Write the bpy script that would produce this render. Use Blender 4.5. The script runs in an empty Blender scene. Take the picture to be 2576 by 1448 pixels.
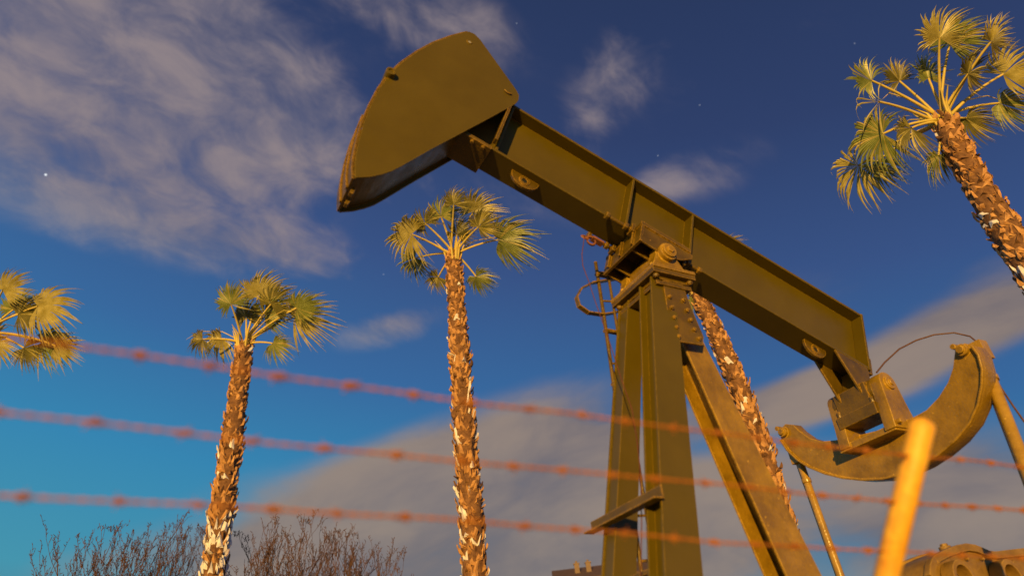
import bpy, math, random
from mathutils import Vector, Matrix
rnd = random.Random(7)
V = Vector
# ------------------------------------------------------------------ camera / survey frame
FPX, CX, CY = 1717.3, 1288.0, 724.5
U = V((-0.098, 0.833, -0.545)).normalized()
F = V((0, 0, -1)) - U * V((0, 0, -1)).dot(U); F.normalize()
R = F.cross(U).normalized()
ROT = Matrix((R, F, U))
CAM = V((0, 0, 1.6))
def ray(px, py):
    return ROT @ V(((px - CX) / FPX, (CY - py) / FPX, -1.0))
def at(px, py, depth):
    return CAM + ray(px, py) * depth
def hit(px, py, p0, n):
    r = ray(px, py)
    return CAM + r * ((p0 - CAM).dot(n) / r.dot(n))
Z = V((0, 0, 1))

# ------------------------------------------------------------------ mesh builder
class MB:
    def __init__(s): s.v = []; s.f = []; s.m = []; s.s = []
    def add(s, vs, fs, mat=0, smooth=False):
        o = len(s.v); s.v += [V(a) for a in vs]
        for f in fs:
            s.f.append([o + i for i in f]); s.m.append(mat); s.s.append(smooth)
    def prism(s, pts, ext, mat=0, smooth_side=False):
        n = len(pts); a = [V(p) for p in pts]; b = [p + ext for p in a]
        s.add(a + b, [list(range(n))[::-1], list(range(n, 2 * n))], mat)
        s.add(a + b, [[i, (i + 1) % n, n + (i + 1) % n, n + i] for i in range(n)], mat, smooth_side)
    def box(s, c, ax, ay, az, mat=0):
        pts = [c + sx * ax + sy * ay + sz * az for sz in (-1, 1) for sx, sy in ((-1, -1), (1, -1), (1, 1), (-1, 1))]
        s.add(pts, [[3, 2, 1, 0], [4, 5, 6, 7], [0, 1, 5, 4], [1, 2, 6, 5], [2, 3, 7, 6], [3, 0, 4, 7]], mat)
    def tube(s, path, r, k=8, mat=0, cap=True):
        path = [V(p) for p in path]; n = len(path)
        rr = r if isinstance(r, (list, tuple)) else [r] * n
        t = (path[1] - path[0]).normalized()
        x = t.orthogonal().normalized(); rings = []
        for i, p in enumerate(path):
            t = (path[min(i + 1, n - 1)] - path[max(i - 1, 0)])
            if t.length < 1e-9: t = V((0, 0, 1))
            t.normalize(); x = x - t * x.dot(t)
            if x.length < 1e-6: x = t.orthogonal()
            x.normalize(); y = t.cross(x)
            rings += [p + (x * math.cos(2 * math.pi * j / k) + y * math.sin(2 * math.pi * j / k)) * rr[i] for j in range(k)]
        fs = [[i * k + j, i * k + (j + 1) % k, (i + 1) * k + (j + 1) % k, (i + 1) * k + j] for i in range(n - 1) for j in range(k)]
        s.add(rings, fs, mat, True)
        if cap:
            s.add(rings[:k], [list(range(k))[::-1]], mat); s.add(rings[-k:], [list(range(k))], mat)
    def cyl(s, a, b, r, k=24, mat=0): s.tube([a, b], r, k, mat)
    def disc_ring(s, c, ax, n, r0, r1, th, k=24, mat=0):
        n = n.normalized(); x = ax.normalized(); y = n.cross(x)
        P = lambda r, j, o: c + (x * math.cos(2 * math.pi * j / k) + y * math.sin(2 * math.pi * j / k)) * r + n * o
        vs = []
        for j in range(k): vs += [P(r0, j, -th), P(r1, j, -th), P(r1, j, th), P(r0, j, th)]
        fs = [[4 * j + a, 4 * ((j + 1) % k) + a, 4 * ((j + 1) % k) + (a + 1) % 4, 4 * j + (a + 1) % 4] for j in range(k) for a in range(4)]
        s.add(vs, fs, mat, False)
    def obj(s, name, mats, parent=None, bevel=0.0, label=None):
        c = V((0, 0, 0))
        for p in s.v: c += p
        c /= max(1, len(s.v))
        me = bpy.data.meshes.new(name)
        me.from_pydata([p - c for p in s.v], [], s.f)
        for m in mats: me.materials.append(m)
        me.polygons.foreach_set("material_index", s.m)
        me.polygons.foreach_set("use_smooth", s.s)
        me.update()
        o = bpy.data.objects.new(name, me); o.location = c
        bpy.context.scene.collection.objects.link(o)
        if parent:
            o.parent = parent; o.matrix_parent_inverse = Matrix.Translation(-V(parent.location))
        if bevel:
            w = o.modifiers.new("weld", 'WELD'); w.merge_threshold = 0.0002
            b = o.modifiers.new("bev", 'BEVEL'); b.width = bevel; b.segments = 2; b.limit_method = 'ANGLE'; b.angle_limit = math.radians(50)
        if label: o["label"] = label
        return o
def empty(name, loc, label, cat, group=None):
    e = bpy.data.objects.new(name, None); e.location = loc; e.empty_display_size = 0.3
    bpy.context.scene.collection.objects.link(e)
    e["label"] = label; e["category"] = cat
    if group: e["group"] = group
    return e

# ------------------------------------------------------------------ materials
def mat(name, c1, c2, rough=0.6, scale=8, bump=0.0, bscale=60, metallic=0.0, c3=None, rough2=None, trans=0.0, spec=0.5, detail=6, c3pos=.78, glint=None, gpos=.64, edge=0.0):
    m = bpy.data.materials.new(name); m.use_nodes = True
    nt = m.node_tree; N = nt.nodes; L = nt.links
    b = N["Principled BSDF"]
    tc = N.new("ShaderNodeTexCoord")
    n1 = N.new("ShaderNodeTexNoise"); n1.inputs["Scale"].default_value = scale; n1.inputs["Detail"].default_value = detail
    n1.inputs["Roughness"].default_value = 0.65
    L.new(tc.outputs["Object"], n1.inputs["Vector"])
    cr = N.new("ShaderNodeValToRGB"); e = cr.color_ramp.elements
    e[0].position = 0.35; e[0].color = (*c1, 1); e[1].position = 0.65; e[1].color = (*c2, 1)
    if c3:
        x = e.new(c3pos); x.color = (*c3, 1)
    L.new(n1.outputs["Fac"], cr.inputs["Fac"]); col = cr.outputs["Color"]
    if glint:  # bright specks mixed into the colour as painted sparkle highlights
        nw = N.new("ShaderNodeTexNoise"); nw.inputs["Scale"].default_value = 38; nw.inputs["Detail"].default_value = 8; nw.inputs["Roughness"].default_value = .7
        L.new(tc.outputs["Object"], nw.inputs["Vector"])
        mw = N.new("ShaderNodeMapRange"); mw.inputs[1].default_value = gpos; mw.inputs[2].default_value = gpos + .05
        L.new(nw.outputs["Fac"], mw.inputs[0]); fac = mw.outputs[0]
        if edge:  # brighter colour along edges in place of specular glints
            bv = N.new("ShaderNodeBevel"); bv.samples = 3; bv.inputs["Radius"].default_value = edge
            ge = N.new("ShaderNodeNewGeometry"); dp = N.new("ShaderNodeVectorMath"); dp.operation = 'DOT_PRODUCT'
            L.new(bv.outputs[0], dp.inputs[0]); L.new(ge.outputs["Normal"], dp.inputs[1])
            me_ = N.new("ShaderNodeMapRange"); me_.inputs[1].default_value = .985; me_.inputs[2].default_value = .86
            L.new(dp.outputs["Value"], me_.inputs[0])
            mm = N.new("ShaderNodeMath"); mm.operation = 'MULTIPLY'; L.new(me_.outputs[0], mm.inputs[0])
            m2 = N.new("ShaderNodeMapRange"); m2.inputs[1].default_value = .36; m2.inputs[2].default_value = .54; L.new(nw.outputs["Fac"], m2.inputs[0])
            L.new(m2.outputs[0], mm.inputs[1])
            mx_ = N.new("ShaderNodeMath"); mx_.operation = 'MAXIMUM'; L.new(mm.outputs[0], mx_.inputs[0]); L.new(fac, mx_.inputs[1]); fac = mx_.outputs[0]
        mc = N.new("ShaderNodeMix"); mc.data_type = 'RGBA'; L.new(fac, mc.inputs[0]); L.new(col, mc.inputs[6]); mc.inputs[7].default_value = (*glint, 1)
        col = mc.outputs[2]
    L.new(col, b.inputs["Base Color"])
    b.inputs["Roughness"].default_value = rough; b.inputs["Metallic"].default_value = metallic
    b.inputs["Specular IOR Level"].default_value = spec
    if rough2 is not None:
        n3 = N.new("ShaderNodeTexNoise"); n3.inputs["Scale"].default_value = scale * 2.3; n3.inputs["Detail"].default_value = 5
        L.new(tc.outputs["Object"], n3.inputs["Vector"])
        mr = N.new("ShaderNodeMapRange"); mr.inputs[1].default_value = 0.35; mr.inputs[2].default_value = 0.65
        mr.inputs[3].default_value = rough; mr.inputs[4].default_value = rough2
        L.new(n3.outputs["Fac"], mr.inputs[0]); L.new(mr.outputs[0], b.inputs["Roughness"])
    if bump:
        n2 = N.new("ShaderNodeTexNoise"); n2.inputs["Scale"].default_value = bscale; n2.inputs["Detail"].default_value = 4
        L.new(tc.outputs["Object"], n2.inputs["Vector"])
        bp = N.new("ShaderNodeBump"); bp.inputs["Strength"].default_value = bump; bp.inputs["Distance"].default_value = 0.01
        L.new(n2.outputs["Fac"], bp.inputs["Height"]); L.new(bp.outputs["Normal"], b.inputs["Normal"])
    if trans:
        out = N["Material Output"]; tr = N.new("ShaderNodeBsdfTranslucent"); mx = N.new("ShaderNodeMixShader")
        mx.inputs[0].default_value = trans
        L.new(col, tr.inputs["Color"]); L.new(b.outputs[0], mx.inputs[1]); L.new(tr.outputs[0], mx.inputs[2])
        L.new(mx.outputs[0], out.inputs["Surface"])
    return m
STEEL = mat("olive_painted_steel", (0.096, 0.070, 0.0028), (0.118, 0.086, 0.0035), 0.30, 1.6, 0.14, 150, c3=(0.14, 0.10, 0.006), rough2=0.46, spec=.3, detail=10, glint=(.36, .23, .02), gpos=.74, edge=.007)
STEELD = mat("grimy_painted_steel", (0.080, 0.052, 0.0033), (0.16, 0.10, 0.006), 0.26, 4, 0.4, 60, c3=(0.26, 0.15, 0.012), rough2=0.48, spec=.4, detail=10, c3pos=.76, glint=(.60, .34, .03), gpos=.67, edge=.010)
GOLD = mat("lit_ochre_steel", (0.19, 0.112, 0.006), (0.36, 0.215, 0.013), 0.22, 5, 0.4, 50, c3=(0.52, 0.32, 0.03), rough2=0.42, spec=.5, detail=10, glint=(.80, .50, .06), gpos=.64, edge=.011)  # base colour raised so it carries the warm light on these parts
GEAR = mat("tan_gearbox_casting", (0.20, 0.115, 0.02), (0.33, 0.20, 0.04), 0.45, 6, 0.4, 50, rough2=0.6, spec=.4, detail=10, glint=(.5, .32, .08), gpos=.64, edge=.012)
RUST = mat("rusty_barbed_wire", (0.36, 0.115, 0.010), (0.52, 0.19, 0.014), 0.7, 30, 0.3, 200)
HOOK = mat("rusty_hook", (0.20, 0.07, 0.02), (0.32, 0.12, 0.03), 0.6, 30)
CORD = mat("dark_red_cord", (0.11, 0.035, 0.02), (0.17, 0.05, 0.03), 0.8, 30)
CABLE = mat("brown_cable", (0.10, 0.05, 0.03), (0.16, 0.08, 0.04), 0.6, 30)
POSTM = mat("yellow_painted_post", (0.72, 0.32, 0.02), (0.95, 0.56, 0.04), 0.5, 14, 0.2, 80)
BARK = mat("palm_bark", (0.36, 0.17, 0.05), (0.64, 0.35, 0.12), 0.7, 14, 0.6, 50, c3=(0.82, 0.56, 0.28), c3pos=.68)
BARKD = mat("palm_bark_dark", (0.11, 0.05, 0.018), (0.26, 0.13, 0.05), 0.9, 14, 0.6, 50)
BARKP = mat("palm_bark_pale", (0.72, 0.66, 0.60), (0.90, 0.88, 0.86), 0.6, 20, 0.4, 60)
LEAF = mat("palm_leaf_green", (0.17, 0.21, 0.04), (0.34, 0.38, 0.10), 0.36, 5, 0.0, trans=0.22, c3=(.55, .52, .20), c3pos=.72)
LEAF2 = mat("palm_leaf_yellowing", (0.34, 0.29, 0.05), (0.60, 0.53, 0.17), 0.38, 5, 0.0, trans=0.22, c3=(.78, .70, .36), c3pos=.72)
LEAFD = mat("palm_leaf_dark", (0.11, 0.115, 0.02), (0.24, 0.21, 0.05), 0.45, 5, 0.0, trans=0.2)
PETI = mat("palm_petiole", (0.56, 0.46, 0.08), (0.74, 0.56, 0.14), 0.5, 8)
TWIG = mat("bare_twig_bark", (0.075, 0.040, 0.027), (0.15, 0.075, 0.045), 0.9, 10)
STUCCO = mat("beige_stucco", (0.20, 0.14, 0.09), (0.27, 0.19, 0.12), 0.9, 2, 0.3, 20)
ROOF = mat("tile_roof", (0.10, 0.06, 0.035), (0.15, 0.09, 0.055), 0.85, 3, 0.5, 10)
GLASS = mat("dark_window_glass", (0.02, 0.025, 0.03), (0.03, 0.035, 0.04), 0.12, 3)
GROUND = mat("dry_dirt_ground", (0.36, 0.25, 0.14), (0.48, 0.35, 0.20), 0.95, 0.6, 0.8, 8)
CONC = mat("concrete_pad", (0.26, 0.25, 0.23), (0.34, 0.33, 0.30), 0.9, 4, 0.4, 40)

# ------------------------------------------------------------------ ground
g = MB(); S = 2500
g.add([(-S, -S, 0), (S, -S, 0), (S, S, 0), (-S, S, 0)], [[0, 1, 2, 3]])
go = g.obj("ground", [GROUND]); go["kind"] = "structure"; go["label"] = "dry dirt ground around the oil pump"; go["category"] = "ground"

# ------------------------------------------------------------------ pumpjack frame of reference
def cv(x, y, z): return ROT @ V((x, y, -z))
H = cv(0.885, -0.177, 0.430); H.z = 0; H.normalize()          # along the beam, horizontal
D = cv(0.862, -0.464, 0.206).normalized()                      # down the beam slope
D = (H * D.dot(H) + Z * D.z).normalized()
Nn = cv(-0.4547, -0.524, 0.720); Nn = (Nn - H * Nn.dot(H)); Nn.z = 0; Nn.normalize()   # away from viewer, across
Q = (D.cross(Nn)).normalized()
if Q.z > 0: Q = -Q
SC = 3.2
P0 = CAM + Nn * SC
def pl(px, py, w): return hit(px, py, P0 + Nn * w, Nn)
A = pl(1290, 262, 0)
def J(s, q, w): return A + D * s + Q * q + Nn * w
def sof(px, py): return (pl(px, py, 0) - A).dot(D)
BH = 0.2 * SC; BW = 0.235; BL = 1.165 * SC
jack = empty("pumpjack", V((J(1.2, 0, .117).x, J(1.2, 0, .117).y, 0)), "olive-green oil pumpjack with tilted walking beam and horsehead", "pumpjack")

# walking beam
b = MB(); s0 = -0.34; tf = 0.024
sm = (s0 + BL) / 2; sl = (BL - s0) / 2
b.box(J(sm, tf / 2, BW / 2), D * sl, Q * tf / 2, Nn * BW / 2)
b.box(J(sm, BH - tf / 2, BW / 2), D * sl, Q * tf / 2, Nn * BW / 2)
b.box(J(sm, BH / 2, BW / 2), D * (sl - 0.005), Q * (BH / 2 - tf + .002), Nn * 0.009)
def stiff(s, th=.011, side=-1):
    for sd in (-1, 1):
        b.box(J(s, BH / 2, BW / 2 + sd * (BW / 4 + 0.002)), D * th, Q * (BH / 2 - tf), Nn * (BW / 4 - 0.006))
stiff(sof(1597, 447)); stiff(sof(1745, 537)); stiff(0.02)
b.box(J(BL + .013, BH / 2, BW / 2), D * .012, Q * (BH / 2 + .004), Nn * (BW / 2 + .004))
b.obj("walking_beam", [STEEL], jack, 0.004)
def padeye(px, py):
    b = MB()
    p = pl(px, py, BW * .30); s = (p - A).dot(D)
    arc = [math.pi - i * math.pi / 14 for i in range(15)]
    pts = [J(s - .12, BH - .002, BW * .30)] + [J(s + .12 * math.cos(a), BH + .012 + .105 * math.sin(a), BW * .30) for a in arc] + [J(s + .12, BH - .002, BW * .30)]
    b.prism(pts, Nn * .024)
    b.disc_ring(J(s, BH + .05, BW * .30 + .012), D, Nn, .024, .045, .020)
    b.cyl(J(s, BH + .05, BW * .30 - .0015), J(s, BH + .05, BW * .30 + .026), .024, 18, 1)
    b.obj("lifting_eye", [STEELD, GLASS], jack, 0.002)
padeye(1325, 440); padeye(2050, 862)

# horsehead
h = MB()
wn, wf = -0.065, 0.30
prof = [(893, 447), (892, 420), (894, 395), (903, 350), (916, 305), (932, 266), (955, 222), (982, 185), (1012, 157), (1050, 130), (1092, 107), (1135, 91), (1168, 82), (1180, 80),
        (1194, 86), (1208, 100), (1255, 165), (1300, 228), (1306, 241), (1305, 252), (1298, 261), (1240, 293), (1180, 325), (1090, 373), (1010, 418), (985, 431), (960, 439), (930, 445)]
pn = [pl(x, y, wn) for x, y in prof]
h.prism(pn, Nn * .014)
h.prism([p + Nn * (wf - wn - .014) for p in pn], Nn * .014)
cen = V((0, 0, 0))
for p in pn: cen += p
cen /= len(pn)
def strip(idx, off0, off1, w0, w1, mi=0):
    pts = [pn[i] for i in idx]; n = len(pts); outs = []
    for i, p in enumerate(pts):
        t = (pts[min(i + 1, n - 1)] - pts[max(i - 1, 0)]).normalized(); o = t.cross(Nn).normalized()
        if o.dot(p - cen) < 0: o = -o
        outs.append(o)
    vs = []
    for p, o in zip(pts, outs):
        vs += [p + o * off0 + Nn * (w0 - wn), p + o * off1 + Nn * (w0 - wn), p + o * off1 + Nn * (w1 - wn), p + o * off0 + Nn * (w1 - wn)]
    fs = [[4 * i + a, 4 * (i + 1) + a, 4 * (i + 1) + (a + 1) % 4, 4 * i + (a + 1) % 4] for i in range(n - 1) for a in range(4)]
    h.add(vs, fs + [[0, 1, 2, 3], [4 * n - 1, 4 * n - 2, 4 * n - 3, 4 * n - 4]], mi)
strip(list(range(0, 14)), 0.002, 0.018, wn + .01, wf - .01, 1)
strip(list(range(0, 6)), 0.018, 0.030, wn + .10, wn + .125, 1)
strip(list(range(0, 6)), 0.018, 0.030, wf - .125, wf - .10, 1)
strip([14, 15, 16, 17, 18], -0.03, -0.015, wn + .014, wf - .014)
strip([22, 23, 24, 25, 26, 27, 0], -0.045, -0.03, wn + .014, wf - .014, 1)
for ww in (.06, .17):
    q0 = pn[0] + Nn * (ww - wn); h.box(q0 + D * .02 - Q * .0, D * .012, Q * .03, Nn * .02, 1)
p = pl(980, 192, wn); h.cyl(p - Nn * .035 + V((0, 0, .01)), p + Nn * .09 + V((0, 0, .01)), .038, 20)
h.disc_ring(p - Nn * .037 + V((0, 0, .01)), D, Nn, .02, .037, .006)
p = pl(1181, 107, wn); h.disc_ring(p, D, Nn, .014, .024, .006)
p = pl(1278, 232, wn)
h.tube([p - D * (.035 * math.cos(a)) + Q * (.025 * math.sin(a)) - Nn * .010 for a in [i * math.pi / 8 for i in range(1, 8)]], .006, 8, 1)
h.obj("horsehead", [STEEL, STEELD], jack, 0.003)
hh = MB(); p = pl(1181, 107, wn) - Nn * .003
hh.cyl(p, p + Nn * .004, .014, 16)
hh.obj("lifting_hole", [CONC], jack)

# brackets joining head to beam
k = MB()
k.box(J(-.15, BH + .018, BW / 2), D * .13, Q * .016, Nn * .14)
k.box(J(-.02, BH * .5, -.035), D * .012, Q * BH * .42, Nn * .028)
for i in range(2): k.cyl(J(-.08 - .09 * i, BH + .03, -.0), J(-.08 - .09 * i, BH + .055, -.0), .016, 6)
k.obj("head_bracket", [STEELD], jack, .003)

# ---------------- saddle / centre bearing
sd = MB(); mid = BW / 2
sA = (pl(1613, 575, -.13) - A).dot(D)
sB = sA + .46
sc_ = (sA + sB) / 2
sd.box(J(sc_, BH + .020, mid), D * .235, Q * .018, Nn * .25)
sd.box(J(sA + .012, BH + .125, mid), D * .012, Q * .088, Nn * .25)
sd.box(J(sB - .012, BH + .09, mid), D * .012, Q * .052, Nn * .2)
for ww in (mid - .24, mid - .12, mid + .12, mid + .228):
    sd.prism([J(sA + .022, BH + .038, ww), J(sB + .03, BH + .038, ww), J(sB + .03, BH + .085, ww), J(sc_ + .16, BH + .165, ww), J(sc_ + .02, BH + .215, ww), J(sA + .022, BH + .205, ww)], Nn * .014)
for ww in (mid - .16, mid, mid + .16):
    sd.box(J(sA - .012, BH + .125, ww), D * .012, Q * .075, Nn * .008)
for ss in (sA + .06, sB - .03):
    for ww in (-.05, BW + .05):
        sd.cyl(J(ss, BH - .08, ww), J(ss, BH + .06, ww), .014, 12)
        sd.cyl(J(ss, BH - .085, ww), J(ss, BH - .062, ww), .027, 6)
    sd.box(J(ss, BH - .045, -.03), D * .035, Q * .014, Nn * .04)
    sd.box(J(ss, BH - .045, BW + .03), D * .035, Q * .014, Nn * .04)
for ww in (-.03, BW):
    sd.cyl(J(sA - .24, BH + .035, ww), J(sA + .02, BH + .035, ww), .016, 12)
    sd.cyl(J(sA - .10, BH + .035, ww), J(sA - .07, BH + .035, ww), .034, 6)
    sd.cyl(J(sA - .27, BH + .035, ww), J(sA - .24, BH + .035, ww), .032, 6)
    sd.cyl(J(sB, BH + .05, ww), J(sB + .19, BH + .05, ww), .015, 12)
    sd.cyl(J(sB + .15, BH + .05, ww), J(sB + .18, BH + .05, ww), .030, 6)
    sd.box(J(sA - .03, BH + .035, ww), D * .014, Q * .04, Nn * .035)
    sd.box(J(sB + .05, BH + .035, ww), D * .014, Q * .04, Nn * .035)
sd.obj("saddle", [STEELD], jack, .003)
bc = J(sc_ + .02, BH + .185, mid)
bb = MB()
bb.cyl(bc - Nn * .27, bc + Nn * .27, .075, 32)
for sg in (-1, 1):
    bb.cyl(bc + Nn * .265 * sg, bc + Nn * .29 * sg, .06, 24)
    bb.cyl(bc + Nn * .285 * sg, bc + Nn * .305 * sg, .03, 6)
    bb.prism([bc + Nn * (sg * .19 - .04) + H * x + Z * z for x, z in ((-.17, -.155), (.17, -.155), (.15, -.12), (.10, -.03), (.085, .04), (.04, .085), (-.04, .085), (-.085, .04), (-.10, -.03), (-.15, -.12))], Nn * .08)
    for x in (-.13, .13):
        bb.cyl(bc + Nn * sg * .19 + H * x - Z * .135, bc + Nn * sg * .19 + H * x - Z * .09, .02, 6)
bb.box(bc - Z * .17, H * .20, Nn * .28, Z * .014)
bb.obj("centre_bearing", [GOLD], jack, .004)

# ---------------- support legs (samson post)
def hleg(name, top, bot, w0, w1, dep, mt=STEEL, lab=None, rec=0.0):
    """Rolled section: two flanges facing across the beam joined by a recessed web."""
    d = (bot - top).normalized(); e = H - d * H.dot(d); e.normalize(); n = d.cross(e); n.normalize()
    if n.dot(Nn) < 0: n = -n
    t = bot + d * ((0.16 - bot.z) / d.z); f = (t - top).length / (bot - top).length
    w1 = w0 + (w1 - w0) * f
    m = MB(); th = .016
    def slab(nc, nh, a0, a1, o0=0, o1=0):
        vs = []
        for P, a, of in ((top, a0, o0), (t, a1, o1)):
            for x, y in ((-1, -1), (1, -1), (1, 1), (-1, 1)):
                vs.append(P + e * (a * x + of) + n * (nc + nh * y))
        m.add(vs, [[3, 2, 1, 0], [4, 5, 6, 7], [0, 1, 5, 4], [1, 2, 6, 5], [2, 3, 7, 6], [3, 0, 4, 7]])
    slab(-dep / 2, th / 2, w0 / 2, w1 / 2); slab(dep / 2, th / 2, w0 / 2, w1 / 2)
    if rec: slab(0, dep / 2 - th / 2 - .001, .007, .007, -(w0 / 2 - rec), -(w1 / 2 - rec))
    slab(0, dep / 2 - th / 2 - .001, .007, .007)
    m.box(V((t.x, t.y, .14)), H * (w1 / 2 + .07), Nn * (dep / 2 + .07), Z * .02)
    for sx in (-1, 1):
        for sy in (-1, 1):
            c = V((t.x, t.y, .16)) + H * (w1 / 2 + .04) * sx + Nn * (dep / 2 + .04) * sy
            m.cyl(c, c + Z * .04, .02, 6)
    return m.obj(name, [mt], jack, .003, lab)
nearT = pl(1650, 692, .0); nearB = pl(1699, 1449, -.15)
farT = pl(1588, 735, .30); farB = pl(1556, 1449, .42)
rearT = pl(1676, 770, .08); rearB = pl(1994, 1449, .02)
hleg("support_leg", nearT, nearB, .215, .25, .14, rec=.06)
hleg("support_leg", farT, farB, .14, .17, .12, rec=.018)
hleg("support_leg", rearT, rearB, .19, .30, .16, GOLD, "rear leg catching the warm light")  # brighter GOLD colour stands in for the strong light on this leg
cp = MB()
tc_ = bc - Z * .205
cp.box(tc_, H * .20, Nn * .27, Z * .02)
cp.box(tc_ - Z * .035, H * .15, Nn * .225, Z * .014)
cp.box(tc_ - Z * .085, H * .165, Nn * .235, Z * .016)
for sg in (-1, 1):
    for x in (-.16, .16):
        cp.cyl(tc_ + H * x + Nn * .235 * sg - Z * .05, tc_ + H * x + Nn * .235 * sg + Z * .045, .014, 8)
        cp.cyl(tc_ + H * x + Nn * .235 * sg - Z * .045, tc_ + H * x + Nn * .235 * sg - Z * .022, .026, 6)
cp.obj("post_cap", [STEELD], jack, .004)
# gusset plate with bolts
gp = MB()
wgp = -.105
pg = [pl(x, y, wgp) for x, y in ((1668, 705), (1716, 712), (1740, 775), (1771, 848), (1768, 868), (1690, 856), (1682, 800))]
gp.prism(pg, Nn * .016)
for x, y in ((1683, 748), (1689, 775), (1694, 800), (1700, 825), (1705, 848), (1718, 757), (1727, 782), (1736, 806), (1745, 830), (1757, 853)):
    p = pl(x, y, wgp); gp.cyl(p - Nn * .016, p, .017, 6); gp.cyl(p - Nn * .026, p - Nn * .014, .009, 10)
gp.obj("gusset_plate", [STEELD], jack, .002)
# cross braces between the two front legs
def along(T, B_, z): return T + (B_ - T) * ((z - T.z) / (B_.z - T.z))
for pxy, wide in (((1652, 1250), True), ((1640, 1418), False), (None, True)):
    cb = MB()
    zc = pl(pxy[0], pxy[1], -.13).z if pxy else .9
    a1 = along(nearT, nearB, zc); a2 = along(farT, farB, zc); dd = (a2 - a1).normalized(); ln = (a2 - a1).length / 2
    if wide:
        c = (a1 + a2) / 2 - H * .135
        cb.prism([c - dd * (ln + .11) + H * x + Z * z for x, z in ((0, .04), (-.010, .04), (-.010, -.028), (-.075, -.028), (-.075, -.038), (0, -.038))], dd * (2 * ln + .24))
    else: cb.box((a1 + a2) / 2, dd * (ln - .075), H * .05, Z * .012)
    cb.obj("cross_brace", [STEELD], jack, .002)

# ladder
ld = MB()
wl = .42
Ra = [pl(1498, 660, wl), pl(1520, 800, wl), pl(1545, 975, wl)]
dl = (Ra[2] - Ra[0]).normalized()
Ra.append(Ra[2] + dl * ((.3 - Ra[2].z) / dl.z))
Rb = [p + H * .09 - Nn * .02 for p in Ra]
ld.tube(Ra, .015, 8); ld.tube([p - Z * .08 for p in Rb], .012, 8)
L0 = (Ra[-1] - Ra[0]).length
for i in range(int(L0 / .28)):
    p = Ra[0] + (Ra[-1] - Ra[0]).normalized() * (.10 + .28 * i)
    ld.cyl(p, p + H * .09 - Nn * .02, .009, 8)
for yy in (690, 832, 966):
    p = pl(1500 + (yy - 660) * .15, yy, wl); ld.box(p + H * .10, H * .12, Nn * .02, Z * .010)
hc = [(1552, 702), (1525, 706), (1490, 712), (1462, 726), (1450, 748), (1456, 770), (1480, 787), (1515, 792), (1552, 786)]
ld.obj("ladder", [STEELD], jack)
ho = MB(); hp = [pl(x, y, wl) for x, y in hc]
for a_, b_ in zip(hp[:-1], hp[1:]):
    t = (b_ - a_).normalized(); o = t.cross(Nn).normalized()
    ho.box((a_ + b_) / 2, t * ((b_ - a_).length / 2 + .003), o * .005, Nn * .022)
ho.obj("safety_hoop", [STEELD], jack)
# cord and shackle
sh = MB()
p = pl(1487, 606, .1)
sh.disc_ring(p, D, (Nn + H * .5), .030, .044, .008, 20); sh.disc_ring(p - D * .055, D, (H - Nn), .020, .033, .007, 20)
sh.box(p + D * .05 - Q * .03, D * .05, Q * .010, Nn * .025)
sh.obj("shackle", [HOOK], jack)
cd = MB()
cd.tube([pl(x, y, .05) for x, y in ((1470, 596), (1464, 640), (1466, 668), (1480, 705), (1498, 760), (1530, 850), (1562, 950), (1590, 1030), (1603, 1110), (1612, 1200), (1614, 1320), (1612, 1449), (1611, 1560))], .0032, 6)
cd.obj("hanging_cord", [CORD], jack)

# ---------------- tail bearing, equalizer, pitmans
HE = (J(BL, BH, mid) - CAM).dot(H) - .02
PE = CAM + H * HE
def ph(px, py, off=0.0): return hit(px, py, PE + H * off, H)
tb = MB()
for ww in (.0, BW - .022):
    tb.prism([J(BL - .38, BH + .001, ww), J(BL - .01, BH + .001, ww), J(BL + .01, BH + .20, ww), J(BL - .02, BH + .34, ww), J(BL - .10, BH + .34, ww)], Nn * .022)
tb.box(J(BL - .05, BH + .20, mid), D * .05, Q * .17, Nn * .09)
tbc = J(BL - .01, BH + .27, mid)
tb.cyl(tbc - Nn * .20, tbc + Nn * .20, .11, 28)
tb.box(tbc - Z * .05, H * .12, Nn * .16, Z * .13)
tb.box(tbc - Z * .16, H * .14, Nn * .19, Z * .05)
for sg in (-1, 1):
    for x in (-.11, .11): tb.cyl(tbc - Z * .12 + H * x + Nn * .165 * sg, tbc - Z * .06 + H * x + Nn * .165 * sg, .022, 6)
tb.box(J(BL + .05, BH - .08, mid), D * .03, Q * .09, Nn * .09)
tb.obj("tail_bearing", [STEELD], jack, .006)
eq = MB()
outer = [(1960, 1083), (1966, 1107), (1983, 1133), (2008, 1157), (2038, 1176), (2080, 1193), (2125, 1204), (2175, 1209), (2225, 1206), (2275, 1194), (2325, 1171), (2370, 1142), (2412, 1106), (2446, 1064), (2466, 1020), (2476, 970), (2477, 930), (2467, 893), (2450, 870), (2425, 863)]
inner = [(2402, 884), (2397, 925), (2384, 962), (2360, 1000), (2330, 1031), (2296, 1050), (2252, 1067), (2200, 1084), (2150, 1097), (2100, 1107), (2065, 1110), (2035, 1101), (2010, 1083), (1995, 1068), (1975, 1066)]
ep = [ph(x, y, -.06) for x, y in outer + inner]
eq.prism(ep, H * .11, 0, True)
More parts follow.
